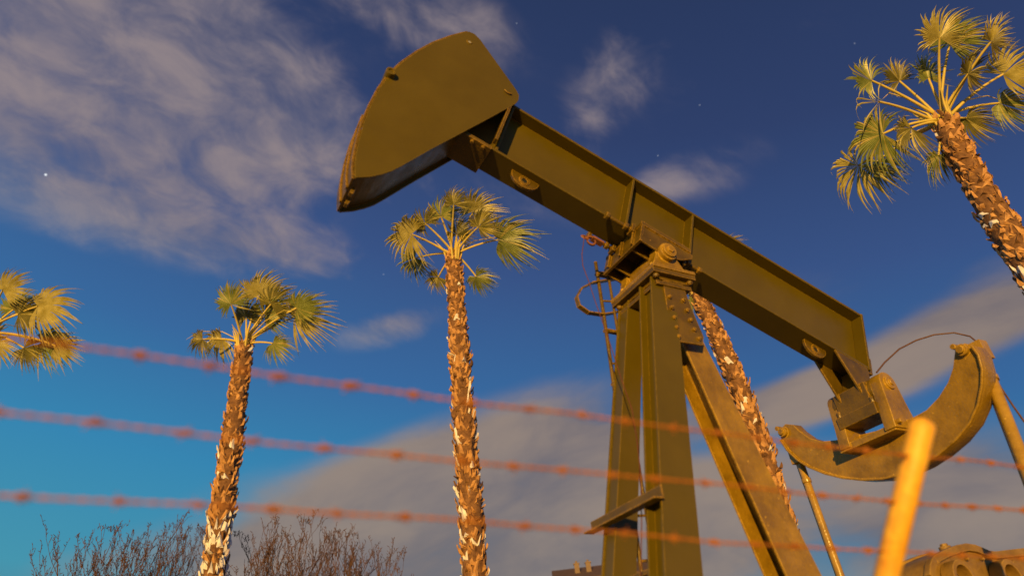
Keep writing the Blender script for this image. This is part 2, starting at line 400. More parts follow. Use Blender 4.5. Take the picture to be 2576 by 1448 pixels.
def rim(lst, off):
    pts = [ph(x, y, -.06) for x, y in lst]; n = len(pts); vs = []
    for i, p in enumerate(pts):
        t = (pts[min(i + 1, n - 1)] - pts[max(i - 1, 0)]).normalized(); o = t.cross(H).normalized() * off
        vs += [p - H * .030 - o * .2, p - H * .030 + o, p + H * .14 + o, p + H * .14 - o * .2]
    eq.add(vs, [[4 * i + a, 4 * (i + 1) + a, 4 * (i + 1) + (a + 1) % 4, 4 * i + (a + 1) % 4] for i in range(n - 1) for a in range(4)] + [[0, 1, 2, 3], [4 * n - 1, 4 * n - 2, 4 * n - 3, 4 * n - 4]], 0, True)
rim(outer[1:-1], .014)
zb = ph(2230, 1085, 0).z - .05
for sg in (-1, 1):
    c0 = tbc + Nn * (.24 if sg < 0 else .20) * sg
    base = c0.copy(); base.z = zb - .02
    hh_ = c0.z - base.z + .02
    rb = .10
    pts = [base - H * .15, base + H * .15] + [base + Z * (hh_ * .45) + H * .125] + [base + Z * hh_ + H * (rb * math.cos(a)) + Z * (rb * math.sin(a)) for a in [i * math.pi / 12 for i in range(13)]] + [base + Z * (hh_ * .45) - H * .125]
    eq.prism([q - Nn * .05 for q in pts], Nn * .10, 0, True)
    eq.cyl(c0 + Z * .02 - Nn * .07, c0 + Z * .02 + Nn * .07, .055, 20); eq.cyl(c0 + Z * .02 - Nn * .085, c0 + Z * .02 + Nn * .085, .028, 6)
    for z_ in (-.11, .11): eq.cyl(base + H * z_ + Nn * .05 * sg + Z * .04, base + H * z_ + Nn * .09 * sg + Z * .04, .02, 6)
lc = tbc.copy(); lc.z = zb - .01
eq.box(lc, H * .13, Nn * .27, Z * .026)
EL = ph(1985, 1088); ER = ph(2437, 884)
for P_ in (EL, ER):
    eq.cyl(P_ - H * .10, P_ + H * .12, .045, 24); eq.cyl(P_ - H * .12, P_ - H * .09, .03, 8)
    eq.cyl(P_ - H * .10 + Z * .05 + Nn * .045, P_ + H * .02 + Z * .05 + Nn * .045, .022, 12)
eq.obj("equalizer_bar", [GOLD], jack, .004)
wL = (EL - P0).dot(Nn); wR = (ER - P0).dot(Nn)
PIT = mat("bright_ochre_steel", (0.30, 0.18, 0.014), (0.46, 0.28, 0.03), 0.22, 7, 0.3, 50, rough2=0.42, spec=.6, detail=10, glint=(.7, .45, .06), gpos=.62)
for (t0, t1, ww, rr) in (((2008, 1150), (2115, 1449), wL, .034), ((2468, 890), (2590, 1200), wR, .042)):
    pm = MB(); a_ = pl(*t0, ww); c_ = pl(*t1, ww); d_ = (c_ - a_).normalized(); e_ = a_ + d_ * ((.75 - a_.z) / d_.z)
    pm.cyl(a_, e_, rr, 20)
    pm.box(a_ - d_ * .02, H * .05, Nn * .055, Z * .075); pm.box(e_, H * .09, Nn * .06, Z * .09)
    pm.cyl(a_ + d_ * .2, a_ + d_ * .24, rr * 1.25, 20)
    pm.cyl(a_ + Nn * .06 + d_ * .05 + H * .02, a_ + Nn * .06 + d_ * 1.6 + H * .02, .006, 6)
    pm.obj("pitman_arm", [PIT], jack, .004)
    ck = MB(); gc = pl(2455, 1400, .1); hub = V((0, 0, 0)) + CAM + H * (gc - CAM).dot(H) + Nn * (SC + ww); hub.z = 1.35
    inw = -1 if ww > 0 else 1
    ex = (e_ - hub); ex = ex - Nn * ex.dot(Nn); el = ex.length; ex.normalize(); ey = ex.cross(Nn)
    off = Nn * inw * .16
    pts = [hub + off + ex * x + ey * y for x, y in ((el + .1, -.10), (el + .1, .10), (0.1, .2), (-.3, .28), (-.75, .45), (-.95, .2), (-.95, -.2), (-.75, -.45), (-.3, -.28), (.1, -.2))]
    ck.prism(pts, Nn * inw * .1)
    ck.cyl(e_, e_ + Nn * inw * .2, .06, 20)
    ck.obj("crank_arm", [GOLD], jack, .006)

# gear reducer (its top shows)
gr = MB()
gtop = [(2334, 1449), (2335, 1425), (2340, 1410), (2350, 1400), (2362, 1394), (2374, 1388), (2388, 1382), (2402, 1377), (2425, 1373), (2446, 1376), (2464, 1383), (2482, 1391), (2500, 1393), (2530, 1389), (2575, 1384), (2640, 1390), (2700, 1400)]
wg = .05
gt = [pl(x, y, wg) for x, y in gtop]
lo0 = gt[0].copy(); lo1 = gt[-1].copy(); lo0.z = .75; lo1.z = .75
poly = gt + [lo1, lo0]
gr.prism(poly, Nn * .30, 0, True)
for ww in (-.03, .28):
    vs = []
    n_ = len(gt)
    for i, p in enumerate(gt):
        t = (gt[min(i + 1, n_ - 1)] - gt[max(i - 1, 0)]).normalized(); o = t.cross(Nn).normalized(); o = o if o.z > 0 or (i < 3 and o.dot(H) < 0) else -o
        vs += [p + Nn * ww - o * .04, p + Nn * ww + o * .015, p + Nn * (ww + .05) + o * .015, p + Nn * (ww + .05) - o * .04]
    gr.add(vs, [[4 * i + a, 4 * (i + 1) + a, 4 * (i + 1) + (a + 1) % 4, 4 * i + (a + 1) % 4] for i in range(n_ - 1) for a in range(4)] + [[0, 1, 2, 3], [4 * n_ - 1, 4 * n_ - 2, 4 * n_ - 3, 4 * n_ - 4]], 0, False)
for x, y, r_ in ((2412, 1458, .12), (2535, 1458, .13)):
    c = pl(x, y, wg - .05); gr.disc_ring(c - Nn * .01, H, Nn, r_ * .78, r_ * 1.08, .05, 36); gr.cyl(c + Nn * .02, c + Nn * .06, r_ * .5, 30)
kp = pl(2380, 1384, wg + .12); gr.cyl(kp - Z * .05, kp + Z * .03, .045, 20); gr.cyl(kp + Z * .03, kp + Z * .05, .03, 6)
for i in range(6):
    p = pl(2362 + i * 38, 1412 - (8 if i in (2, 3) else 0), wg - .035); gr.cyl(p, p + Nn * .03, .012, 6)
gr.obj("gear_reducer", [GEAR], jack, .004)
# skid base under the whole machine
sk = MB()
fb = (CAM + H * ((tc_ - CAM).dot(H) - 1.4) + Nn * (SC + mid)); fb.z = 0
for sg in (-.75, .75):
    c = fb + H * 3.2 + Nn * sg
    sk.box(c + Z * .108, H * 3.2, Nn * .12, Z * .011); sk.box(c + Z * .016, H * 3.2, Nn * .12, Z * .011); sk.box(c + Z * .062, H * 3.19, Nn * .01, Z * .034)
for i in range(8):
    c = fb + H * (.2 + i * .85) + Z * .062; sk.box(c, H * .06, Nn * .62, Z * .04)
gc0 = (lo0 + lo1) / 2 + Nn * .15
sk.box(V((gc0.x, gc0.y, .44)), H * ((lo1 - lo0).length / 2), Nn * .25, Z * .30)
sk.obj("skid_base", [STEELD], jack, .004)
cbm = MB()
cpts = [(2205, 937, .1), (2225, 912, .1), (2262, 878, .05), (2305, 856, 0), (2350, 842, -.1), (2400, 837, -.2), (2440, 846, -.3), (2462, 864, -.36), (2470, 888, -.4), (2474, 920, -.5), (2500, 945, -.55), (2520, 978, -.6), (2548, 1020, -.65), (2580, 1065, -.7), (2640, 1160, -.74)]
cbm.tube([pl(*q) for q in cpts], .0075, 8)
cbm.obj("hose_cable", [CABLE], jack)

# ------------------------------------------------------------------ palms
VR = ROT @ V((1, 0, 0)); VU = ROT @ V((0, 1, 0)); VF = ROT @ V((0, 0, -1))
def fan_leaf(m, hub, tip, axis, L, rg, mi, face, wind, droop=0.35, nseg=46, sparse=0.0):
    d = tip - hub
    ctrl = hub + d * .5 + Z * d.length * .10
    path = []
    for i in range(7):
        t = i / 6; path.append(hub * (1 - t) ** 2 + ctrl * 2 * t * (1 - t) + tip * t * t)
    m.tube(path, [.027 - .011 * i / 6 for i in range(7)], 5, 3, False)
    a = axis.normalized(); n = (face - a * face.dot(a)).normalized(); bb_ = n.cross(a).normalized()
    spread = math.radians(rg.uniform(112, 140)); dphi = 2 * spread / nseg
    cupk = rg.uniform(-.25, .25)
    st = [.02, .2, .42, .60, .75, .88, 1.0]
    clump = 0.0
    for i in range(nseg):
        if i % 3 == 0: clump = rg.uniform(-.10, .10)
        if rg.random() < sparse + .03: continue
        phi = -spread + dphi * (i + .5)
        Lp = L * (1 - .34 * (abs(phi) / spread) ** 1.6) * rg.uniform(.82, 1.05)
        fray = clump + rg.uniform(-.05, .05); dk = droop * rg.uniform(.4, 1.6); wk = rg.uniform(.3, 1.5); nz = rg.uniform(-.16, .16)
        dirc = a * math.cos(phi) + bb_ * math.sin(phi); per = bb_ * math.cos(phi) - a * math.sin(phi)
        vs = []
        for f in st:
            r = f * Lp; hw = min(f, .60) * Lp * math.tan(dphi / 2) * 1.08
            if f > .60: hw *= max(.07, 1 - (f - .60) / .42) * .95
            g2 = max(0, f - .40) ** 2 * 2.0
            c = tip + dirc * r * (1 - .12 * g2) + n * (cupk * r * r / L) - Z * dk * L * (g2 + .06 * f * f) + wind * L * wk * (g2 * .6 + .08 * f * f) + n * nz * L * g2 + per * fray * L * g2
            fold = hw * .8
            vs += [c - per * hw, c + n * fold, c + per * hw]
        k_ = len(st)
        fs = []
        for j in range(k_ - 1):
            fs += [[3 * j, 3 * j + 1, 3 * j + 4, 3 * j + 3], [3 * j + 1, 3 * j + 2, 3 * j + 5, 3 * j + 4]]
        mm = mi if rg.random() > .22 else 1
        m.add(vs, fs, mm, False)
def palm(hubpx, depth, pathpx, leaves, seed, label, rtrunk=.19, extra=3, pale=.12, palelow=None, Ls=1.0):
    rg = random.Random(seed)
    hub = at(*hubpx, depth)
    pts = [hit(x, y, hub, V((0, 1, 0))) for x, y in pathpx]
    last = pts[-1]; dv = (pts[-1] - pts[-2]); dv = dv / abs(dv.z)
    n = 6; z0 = last.z
    for i in range(1, n + 1):
        fz = z0 * (1 - i / n); pts.append(V((last.x + dv.x * (z0 - fz) * .55, last.y, fz)))
    base = pts[-1]
    dense = []
    for a_, b_ in zip(pts[:-1], pts[1:]):
        k_ = max(1, int((b_ - a_).length / .12))
        for i in range(k_): dense.append(a_.lerp(b_, i / k_))
    dense.append(base)
    for _ in range(12):
        dense = [dense[0]] + [(dense[i - 1] + dense[i] * 2 + dense[i + 1]) / 4 for i in range(1, len(dense) - 1)] + [dense[-1]]
    e = empty("palm_tree", base, label, "palm tree", "row of fan palms")
    tm = MB(); tot = len(dense)
    rad = [rtrunk * (.74 + .14 * min(1, i / 12) + .25 * (i / tot) ** 2 + (.12 * max(0, 1 - (tot - i) / 8)) + .05 * math.sin(i * .55 + seed)) for i in range(tot)]
    tm.tube(dense, [r * .97 for r in rad], 14, 1)
    rows = 0
    i = 0.0
    while i < tot - 2:
        j = int(i); c = dense[j].lerp(dense[j + 1], i - j); r0 = rad[j]
        up = (dense[j] - dense[j + 1]).normalized()
        top = i < 16
        rowrag = rg.uniform(.6, 1.5)
        cnt = 11
        for q in range(cnt):
            an = 2 * math.pi * (q + .5 * (rows % 2)) / cnt + rg.uniform(-.3, .3)
            o = V((math.cos(an), math.sin(an), 0)); o = (o - up * o.dot(up)).normalized(); sd_ = up.cross(o)
            hgt = rg.uniform(.05, .20) * (.7 if top else 1); wd = rg.uniform(.022, .07); fl = rg.uniform(.005, .065) * rowrag * (.6 if top else 1)
            if rg.random() < .12: continue
            jz = rg.uniform(-.06, .06); skew = rg.uniform(-.05, .05)
            b0 = c + o * (r0 * .93) + up * jz
            tp = b0 + up * hgt + o * fl + sd_ * skew
            wt = wd * rg.uniform(.05, .8); rag = rg.uniform(-.05, .05)
            vs = [b0 - sd_ * wd, b0 + sd_ * wd, b0 + o * .025 + up * .02,
                  tp - sd_ * wt + up * rag, tp + sd_ * wt - up * rag, tp + o * .015,
                  b0 + up * hgt * .5 + o * (fl * .5 + .03) + sd_ * skew * .4]
            pm = pale * (0.2 if top else (.5 if i < 30 else 1))
            if palelow and tot - i < palelow[0] and tot - i > palelow[1]: pm = .7
            mi = 2 if rg.random() < pm else (1 if rg.random() < .22 else 0)
            tm.add(vs, [[0, 2, 6], [2, 1, 6], [0, 6, 3], [1, 4, 6], [3, 6, 5], [6, 4, 5], [3, 5, 4], [0, 3, 4, 1]], mi)
        i += rg.uniform(.5, .8); rows += 1
    tm.obj("trunk", [BARK, BARKD, BARKP], e)
    cm = MB(); k = depth / FPX
    wind = (VR * .50 - Z * .05)
    for lf in leaves:
        (bx, by), (ax_, ay_), Lpx, mi = lf[:4]
        sparse = lf[4] if len(lf) > 4 else 0.0
        off = rg.uniform(-.40, .30)
        tip = hub + VR * (bx - hubpx[0]) * k + VU * (hubpx[1] - by) * k + VF * off
        dv_ = V((ax_ - bx, by - ay_)).normalized()
        axis = VR * dv_.x + VU * dv_.y + VF * rg.uniform(-.3, .3)
        face = -VF + Z * rg.uniform(-.3, .4) + VR * rg.uniform(-.75, .75)
        fan_leaf(cm, hub - Z * .02 + V((rg.uniform(-.06, .06), rg.uniform(-.06, .06), 0)), tip, axis, Lpx * k * Ls, rg, mi, face, wind, .06 + (.24 if dv_.y < .4 else 0), sparse=sparse)
    for q in range(extra):
        an = rg.uniform(0, 2 * math.pi); el = rg.uniform(.9, 1.4)
        dr_ = V((math.cos(an) * math.cos(el), abs(math.sin(an)) * math.cos(el) + .15, math.sin(el)))
        tip = hub + dr_ * rg.uniform(.5, .8)
        fan_leaf(cm, hub, tip, dr_ + Z * .1, rg.uniform(.45, .6), rg, rg.choice([0, 2, 2]), V((rg.uniform(-.6, .6), -1, rg.uniform(-.3, .6))), wind, .3)
    for q in range(10):
        an = rg.uniform(0, 6.28); o = V((math.cos(an), math.sin(an), 0))
        cm.tube([hub - Z * .2 + o * .12, hub + Z * .12 + o * .20, hub + Z * rg.uniform(.2, .35) + o * rg.uniform(.25, .4)], [.03, .02, .006], 4, 3, False)
    for q in range(5):
        an = rg.uniform(0, 6.28); o = V((math.cos(an), math.sin(an) * .6, 0)); l_ = rg.uniform(.9, 1.5)
        cm.tube([hub, hub + o * l_ * .4 + Z * .35, hub + o * l_ * .8 + Z * .45, hub + o * l_ + Z * .3], [.013, .010, .007, .003], 4, 3, False)
    cm.obj("crown", [LEAF, LEAF2, LEAFD, PETI], e)
palm((1140, 640), 14.0, [(1140, 645), (1148, 760), (1160, 950), (1170, 1100), (1186, 1300), (1194, 1449)],
     [((1110, 545), (1095, 480), 66, 0), ((1188, 530), (1225, 470), 78, 1), ((1205, 575), (1230, 545), 62, 2), ((1255, 605), (1320, 590), 100, 0),
      ((1040, 592), (955, 585), 88, 1), ((1040, 648), (990, 685), 66, 0), ((1100, 696), (1070, 722), 52, 2), ((1198, 696), (1228, 724), 56, 0),
      ((1145, 520), (1140, 460), 60, 2), ((1072, 565), (1040, 530), 56, 2), ((1150, 590), (1160, 540), 60, 2)], 11, "tall fan palm with shaggy brown trunk beside the pumpjack", .195, extra=0, pale=.16)
palm((615, 862), 14.0, [(615, 870), (602, 960), (588, 1080), (570, 1200), (550, 1340), (538, 1449)],
     [((640, 745), (648, 670), 88, 1), ((592, 765), (570, 700), 76, 0), ((682, 765), (715, 700), 76, 2), ((730, 800), (800, 770), 108, 1), ((694, 862), (725, 885), 56, 0),
      ((556, 852), (505, 885), 70, 1), ((530, 850), (490, 870), 56, 2), ((660, 795), (700, 760), 78, 0), ((615, 800), (610, 740), 66, 2), ((745, 775), (800, 750), 70, 0)], 12,
     "fan palm with windblown crown and pale bark patch near its foot", .21, palelow=(44, 30), extra=0, pale=.18)
palm((2372, 300), 9.8, [(2378, 312), (2432, 420), (2490, 520), (2556, 622), (2625, 725)],
     [((2340, 110), (2330, 30), 100, 1), ((2400, 105), (2420, 30), 98, 0), ((2445, 130), (2480, 80), 88, 1), ((2190, 205), (2110, 170), 98, 0), ((2530, 185), (2575, 140), 115, 1),
      ((2175, 275), (2060, 268), 120, 1, .82), ((2190, 350), (2095, 375), 118, 0), ((2262, 335), (2215, 385), 92, 2), ((2335, 400), (2330, 460), 76, 0), ((2165, 415), (2120, 490), 115, 1, .45),
      ((2450, 290), (2480, 330), 76, 2), ((2405, 200), (2435, 150), 84, 2), ((2290, 190), (2255, 145), 82, 2), ((2540, 250), (2590, 270), 84, 0), ((2350, 190), (2340, 130), 88, 0), ((2230, 400), (2215, 450), 76, 0)], 13,
     "large fan palm with leaning shaggy trunk and yellow-green fronds", .20, extra=0, pale=.14)
palm((1748, 722), 13.0, [(1756, 742), (1792, 815), (1838, 920), (1880, 1030), (1920, 1140), (1950, 1235), (1970, 1330), (1985, 1449)],
     [((1815, 625), (1845, 590), 55, 1), ((1740, 755), (1735, 785), 40, 0), ((1770, 690), (1790, 660), 50, 2), ((1715, 705), (1700, 700), 45, 2)], 14,
     "fan palm half hidden behind the pumpjack beam", .185, extra=0, pale=.14)
palm((-35, 835), 13.0, [(-35, 845), (-60, 960), (-85, 1080), (-110, 1250), (-130, 1449)],
     [((25, 730), (65, 680), 76, 1), ((110, 770), (180, 755), 105, 1), ((95, 862), (180, 870), 85, 0), ((60, 875), (100, 905), 60, 2), ((10, 780), (20, 720), 76, 0), ((5, 862), (20, 905), 62, 1), ((60, 790), (110, 775), 76, 2), ((-110, 760), (-170, 720), 90, 0), ((-120, 860), (-180, 890), 90, 2), ((160, 868), (215, 872), 66, 1)], 15,
     "fan palm with fronds blown sideways at the edge of the row", .19, extra=0)

# ------------------------------------------------------------------ bare trees
def bare_tree(px, depth, halfw, topy, seed, n=46):
    rg = random.Random(seed)
    c = at(px, 1449, depth); base = V((c.x, c.y, 0)); ztop = hit(px, topy, c, V((0, 1, 0))).z
    e = empty("bare_tree", base, "leafless reddish-brown tree with upright twigs", "bare tree", "leafless trees behind the pumpjack")
    t = MB(); fork = base + Z * 1.5
    t.tube([base, base + Z * .8 + V((.04, 0, 0)), fork], [.13, .11, .10], 10)
    t.obj("trunk", [TWIG], e)
    m = MB()
    def twig(p, d, l, r, lev):
        pts = [p]; dd_ = d.normalized(); k_ = 6
        for i in range(k_):
            dd_ = (dd_ + V((rg.uniform(-1, 1), rg.uniform(-1, 1), rg.uniform(-.4, .7))) * .14).normalized()
            q_ = pts[-1] + dd_ * l / k_
            if q_.z > ztop: q_.z = ztop - rg.uniform(0, .12)
            pts.append(q_)
        m.tube(pts, [max(.003, r * (1 - .8 * i / k_)) for i in range(k_ + 1)], 4 if lev else 5, 0, False)
        if lev >= 2:
            for q in (2, 4, 6):
                b_ = pts[q]; o = V((rg.uniform(-1, 1), rg.uniform(-1, 1), .6)).normalized()
                m.tube([b_, b_ + o * .02, b_ + o * .05], [.003, .006, .002], 4, 0, False)
            return
        for i in range((6, 5)[lev]):
            q = rg.randint(3 if lev == 0 else 1, k_)
            o = V((rg.uniform(-1, 1), rg.uniform(-1, 1), rg.uniform(.3, 1))).normalized()
            twig(pts[q], dd_ * .9 + o * .6, l * rg.uniform(.14, .28) * (1.2 if lev else 1), r * .42, lev + 1)
    for i in range(n):
        an = rg.uniform(0, 6.283); rr = halfw * math.sqrt(rg.random())
        tgt = base + V((math.cos(an) * rr, math.sin(an) * rr, ztop * rg.uniform(.82, .97) - .40 * (rr / halfw) ** 2))
        d = tgt - fork
        twig(fork, d, d.length * .95, .015, 0)
    m.obj("crown", [TWIG], e)
bare_tree(285, 12, .68, 1335, 31, 40)
bare_tree(420, 12.6, .5, 1322, 32, 30)
bare_tree(710, 12.3, .75, 1328, 33, 42)
bare_tree(885, 12.0, .62, 1342, 34, 36)

# ------------------------------------------------------------------ distant building
bd_c = at(1500, 1449, 60)
bx0 = at(1402, 1449, 60).x; bx1 = at(1680, 1449, 60).x; by0 = bd_c.y; topz = at(1480, 1455, 60).z
house = empty("apartment_building", V(((bx0 + bx1) / 2, by0 + 5, 0)), "distant beige stucco building with tiled roof and chimneys", "building")
w = MB(); cx = (bx0 + bx1) / 2; hx = (bx1 - bx0) / 2
w.box(V((cx, by0 + 5, topz / 2)), V((hx, 0, 0)), V((0, 5, 0)), V((0, 0, topz / 2)))
w.obj("wall", [STUCCO], house)
r_ = MB()
r_.prism([V((bx0 - .4, by0 - .5, topz + .003)), V((bx0 - .4, by0 + 10.5, topz + .003)), V((bx0 - .4, by0 + 5, topz + 1.9))], V((2 * hx + .8, 0, 0)))
r_.box(V((cx, by0 - .52, topz - .06)), V((hx + .4, 0, 0)), V((0, .02, 0)), V((0, 0, .12)))
r_.obj("roof", [ROOF], house)
for fx in (.20, .31, .7):
    ch = MB()
    x = bx0 + 2 * hx * fx; ch.box(V((x, by0 + 2.5, topz + 1.1)), V((.22, 0, 0)), V((0, .22, 0)), V((0, 0, .65)))
    ch.box(V((x, by0 + 2.5, topz + 1.79)), V((.28, 0, 0)), V((0, .28, 0)), V((0, 0, .045))); ch.cyl(V((x, by0 + 2.5, topz + 1.8)), V((x, by0 + 2.5, topz + 2.05)), .1, 10)
    ch.obj("chimney", [STUCCO], house)
for fl in range(4):
    for i in range(4):
        x = bx0 + 2 * hx * (i + .5) / 4; z = 1.6 + fl * 2.9
        if z + .7 > topz: continue
        f_ = MB(); f_.box(V((x, by0 - .02, z)), V((.7, 0, 0)), V((0, .03, 0)), V((0, 0, .75)), 0)
        f_.box(V((x, by0 - .055, z)), V((.62, 0, 0)), V((0, .004, 0)), V((0, 0, .67)), 1); f_.box(V((x, by0 - .065, z)), V((.025, 0, 0)), V((0, .008, 0)), V((0, 0, .67)), 0)
        f_.obj("window", [CONC, GLASS], house)

# ------------------------------------------------------------------ barbed-wire fence
fa = at(0, 1035, 1.15); fb_ = at(2290, 1265, 1.95)
fd = (fb_ - fa); fd.z = 0; fd.normalize(); fm = V((-fd.y, fd.x, 0))
if fm.dot(VF) < 0: fm = -fm
def fp(px, py, off): return hit(px, py, fa + fm * off, fm)
W = [(-.085, [(-300, 805), (60, 858), (215, 878), (500, 915), (760, 955), (1010, 986), (1240, 1018), (1440, 1042), (1740, 1083), (2020, 1115), (2312, 1148), (2450, 1160), (2576, 1176)]),
     (0, [(-300, 1000), (0, 1038), (280, 1071), (560, 1102), (850, 1130), (1070, 1150), (1270, 1168), (1480, 1190), (1790, 1217), (2170, 1254), (2290, 1264), (2430, 1275), (2576, 1284)]),
     (.085, [(-300, 1236), (0, 1246), (90, 1250), (390, 1262), (680, 1278), (910, 1293), (1110, 1306), (1310, 1323), (1560, 1340), (1810, 1362), (2080, 1378), (2262, 1389), (2420, 1396), (2576, 1403)])]
armb = fp(2230, 1449, .125); armt = fp(2321, 1068, -.135)
ctr = armb.copy(); ctr.z = 0
fence = empty("barbed_wire_fence", ctr, "rusty barbed wire strung on an angled yellow post", "fence")
for off, pp in W:
    pts = [fp(x, y, off) for x, y in pp]
    pts.append(pts[-1] + fd * 2.0); pts.insert(0, pts[0] - fd * .9)
    ds = []
    for a_, b_ in zip(pts[:-1], pts[1:]):
        k_ = max(2, int((b_ - a_).length / .006))
        for i in range(k_): ds.append(a_.lerp(b_, i / k_))
    for _ in range(60):
        ds = [ds[0]] + [(ds[i - 1] + ds[i + 1]) / 2 for i in range(1, len(ds) - 1)] + [ds[-1]]
    wm = MB(); ph0 = rnd.random() * 6
    ds = [p + Z * (.0016 * math.sin(i * .031 + ph0) + .001 * math.sin(i * .083 + 2 * ph0)) for i, p in enumerate(ds)]
    for s_ in (0, math.pi):
        wm.tube([p + (fm * math.cos(i * .006 / .055 * 6.283 + s_ + ph0) + Z * math.sin(i * .006 / .055 * 6.283 + s_ + ph0)) * .0020 for i, p in enumerate(ds)], .0021, 6, 0, False)
    i = int(rnd.uniform(.0, .1) / .006)
    step = .131
    while i < len(ds) - 4:
        p = ds[i]; big = rnd.uniform(.8, 1.15)
        for q in range(4):
            pc = p + fd * (q - 1.5) * .0052
            wm.disc_ring(pc, Z, fd, .003, .0074 * big, .0019, 10)
        for q in range(4):
            an = q * math.pi / 2 + rnd.uniform(-.7, .7); o = Z * math.cos(an) + fm * math.sin(an) + fd * rnd.uniform(-.9, .9)
            pc = p + fd * rnd.uniform(-.009, .009)
            wm.tube([pc, pc + o.normalized() * .016], [.0022, .001], 5, 0, False)
        i += int(step / .006 * rnd.uniform(.88, 1.12))
    wm.obj("barbed_wire", [RUST], fence)
dvec = (armt - armb).normalized()
for sh_ in (0, 3.0):
    b0 = armb + fd * sh_; t0 = armt + fd * sh_
    path = [V((b0.x, b0.y, 0)), V((b0.x, b0.y, b0.z - .12)), b0 - dvec * .02, b0 + dvec * .08] + [t0, t0 + dvec * .012, t0 + dvec * .02]
    ar2 = MB(); ar2.tube(path, [.034] * 5 + [.024, .004], 18)
    ar2.obj("post", [POSTM], fence)
rl = MB(); z_ = armb.z - .25
rl.cyl(V((armb.x, armb.y, z_)) - fd * 3.2 , V((armb.x, armb.y, z_)) + fd * 3.1, .018, 12)
rl.obj("top_rail", [POSTM], fence)

# ------------------------------------------------------------------ world sky
wd = bpy.data.worlds.new("World"); bpy.context.scene.world = wd; wd.use_nodes = True
nt = wd.node_tree; N = nt.nodes; LK = nt.links; N.clear()
out = N.new("ShaderNodeOutputWorld"); bg = N.new("ShaderNodeBackground"); LK.new(bg.outputs[0], out.inputs[0])
tcn = N.new("ShaderNodeTexCoord"); DIR = tcn.outputs["Generated"]
def vdot(vec, v):
    n = N.new("ShaderNodeVectorMath"); n.operation = 'DOT_PRODUCT'; LK.new(vec, n.inputs[0]); n.inputs[1].default_value = v; return n.outputs["Value"]
def mth(op, a_, b_=None, c_=None, clamp=False):
    n = N.new("ShaderNodeMath"); n.operation = op; n.use_clamp = clamp
    for i, x in enumerate((a_, b_, c_)):
        if x is None: continue
        if isinstance(x, (int, float)): n.inputs[i].default_value = x
        else: LK.new(x, n.inputs[i])
    return n.outputs[0]
def sstep(x, lo, hi):
    n = N.new("ShaderNodeMapRange"); n.interpolation_type = 'SMOOTHSTEP'; LK.new(x, n.inputs[0]); n.inputs[1].default_value = lo; n.inputs[2].default_value = hi; return n.outputs[0]
def mixc(f, a_, b_):
    n = N.new("ShaderNodeMix"); n.data_type = 'RGBA'
    for x, s_ in ((f, n.inputs[0]), (a_, n.inputs[6]), (b_, n.inputs[7])):
        if isinstance(x, tuple): s_.default_value = (*x, 1)
        elif isinstance(x, (int, float)): s_.default_value = x
        else: LK.new(x, s_)
    return n.outputs[2]
lvl = vdot(DIR, (0.20, 0.0, 1.0))
cr = N.new("ShaderNodeValToRGB"); LK.new(lvl, cr.inputs[0]); el = cr.color_ramp.elements
cols = [(0.0, (.10, .21, .26)), (.10, (.060, .30, .42)), (.25, (.038, .235, .44)), (.40, (.040, .140, .34)), (.56, (.040, .086, .235)), (.72, (.029, .052, .145)), (.9, (.020, .036, .098))]
el[0].position = 0; el[0].color = (*cols[0][1], 1); el[1].position = .9; el[1].color = (*cols[-1][1], 1)
for p_, c_ in cols[1:-1]:
    x = el.new(p_); x.color = (*c_, 1)
sky = cr.outputs[0]
def streak_noise(c, e, sx, sy, scale, detail, dist, rough=.55, seed=0.0):
    cd_ = ray(*c).normalized(); t = (ray(*e).normalized() - cd_).normalized(); s_ = cd_.cross(t).normalized()
    cb_ = N.new("ShaderNodeCombineXYZ")
    LK.new(mth('MULTIPLY', vdot(DIR, t), sx), cb_.inputs[0]); LK.new(mth('MULTIPLY', vdot(DIR, s_), sy), cb_.inputs[1]); cb_.inputs[2].default_value = seed
    n = N.new("ShaderNodeTexNoise"); LK.new(cb_.outputs[0], n.inputs["Vector"]); n.inputs["Scale"].default_value = scale; n.inputs["Detail"].default_value = detail
    n.inputs["Distortion"].default_value = dist; n.inputs["Roughness"].default_value = rough
    return n.outputs["Fac"]
HA, HB = (300, 200), (900, 520)
LA, LB = (900, 1250), (1700, 1000)
hn1 = streak_noise(HA, HB, 1.0, 1.8, 3.2, 10, .45, .54, 3.1); hn2 = streak_noise(HA, HB, 1.0, 1.5, 13, 9, .5, .60, 9.4)
ln1 = streak_noise(LA, LB, 1.0, 2.2, 2.6, 9, .3, .48, 5.7); ln2 = streak_noise(LA, LB, .8, 1.8, 8, 8, .4, .55, 1.9)
hmix = mth('ADD', mth('MULTIPLY', hn1, .60), mth('MULTIPLY', hn2, .40))
lmix = mth('ADD', mth('MULTIPLY', ln1, .62), mth('MULTIPLY', ln2, .38))
def blob(c, e, hw, st):
    cd_ = ray(*c).normalized(); ed = ray(*e).normalized(); t = ed - cd_; ln = t.length; t.normalize(); s_ = cd_.cross(t).normalized()
    wd_ = hw / FPX / (ray(*c).length)
    a_ = mth('MULTIPLY', mth('SUBTRACT', vdot(DIR, t), cd_.dot(t)), 1 / ln); b_ = mth('MULTIPLY', mth('SUBTRACT', vdot(DIR, s_), cd_.dot(s_)), 1 / wd_)
    r_ = mth('SQRT', mth('ADD', mth('MULTIPLY', a_, a_), mth('MULTIPLY', b_, b_)))
    f = mth('MULTIPLY', sstep(r_, 1.4, .15), st)
    fw = sstep(vdot(DIR, cd_), 0.0, .2)
    return mth('MULTIPLY', f, fw)
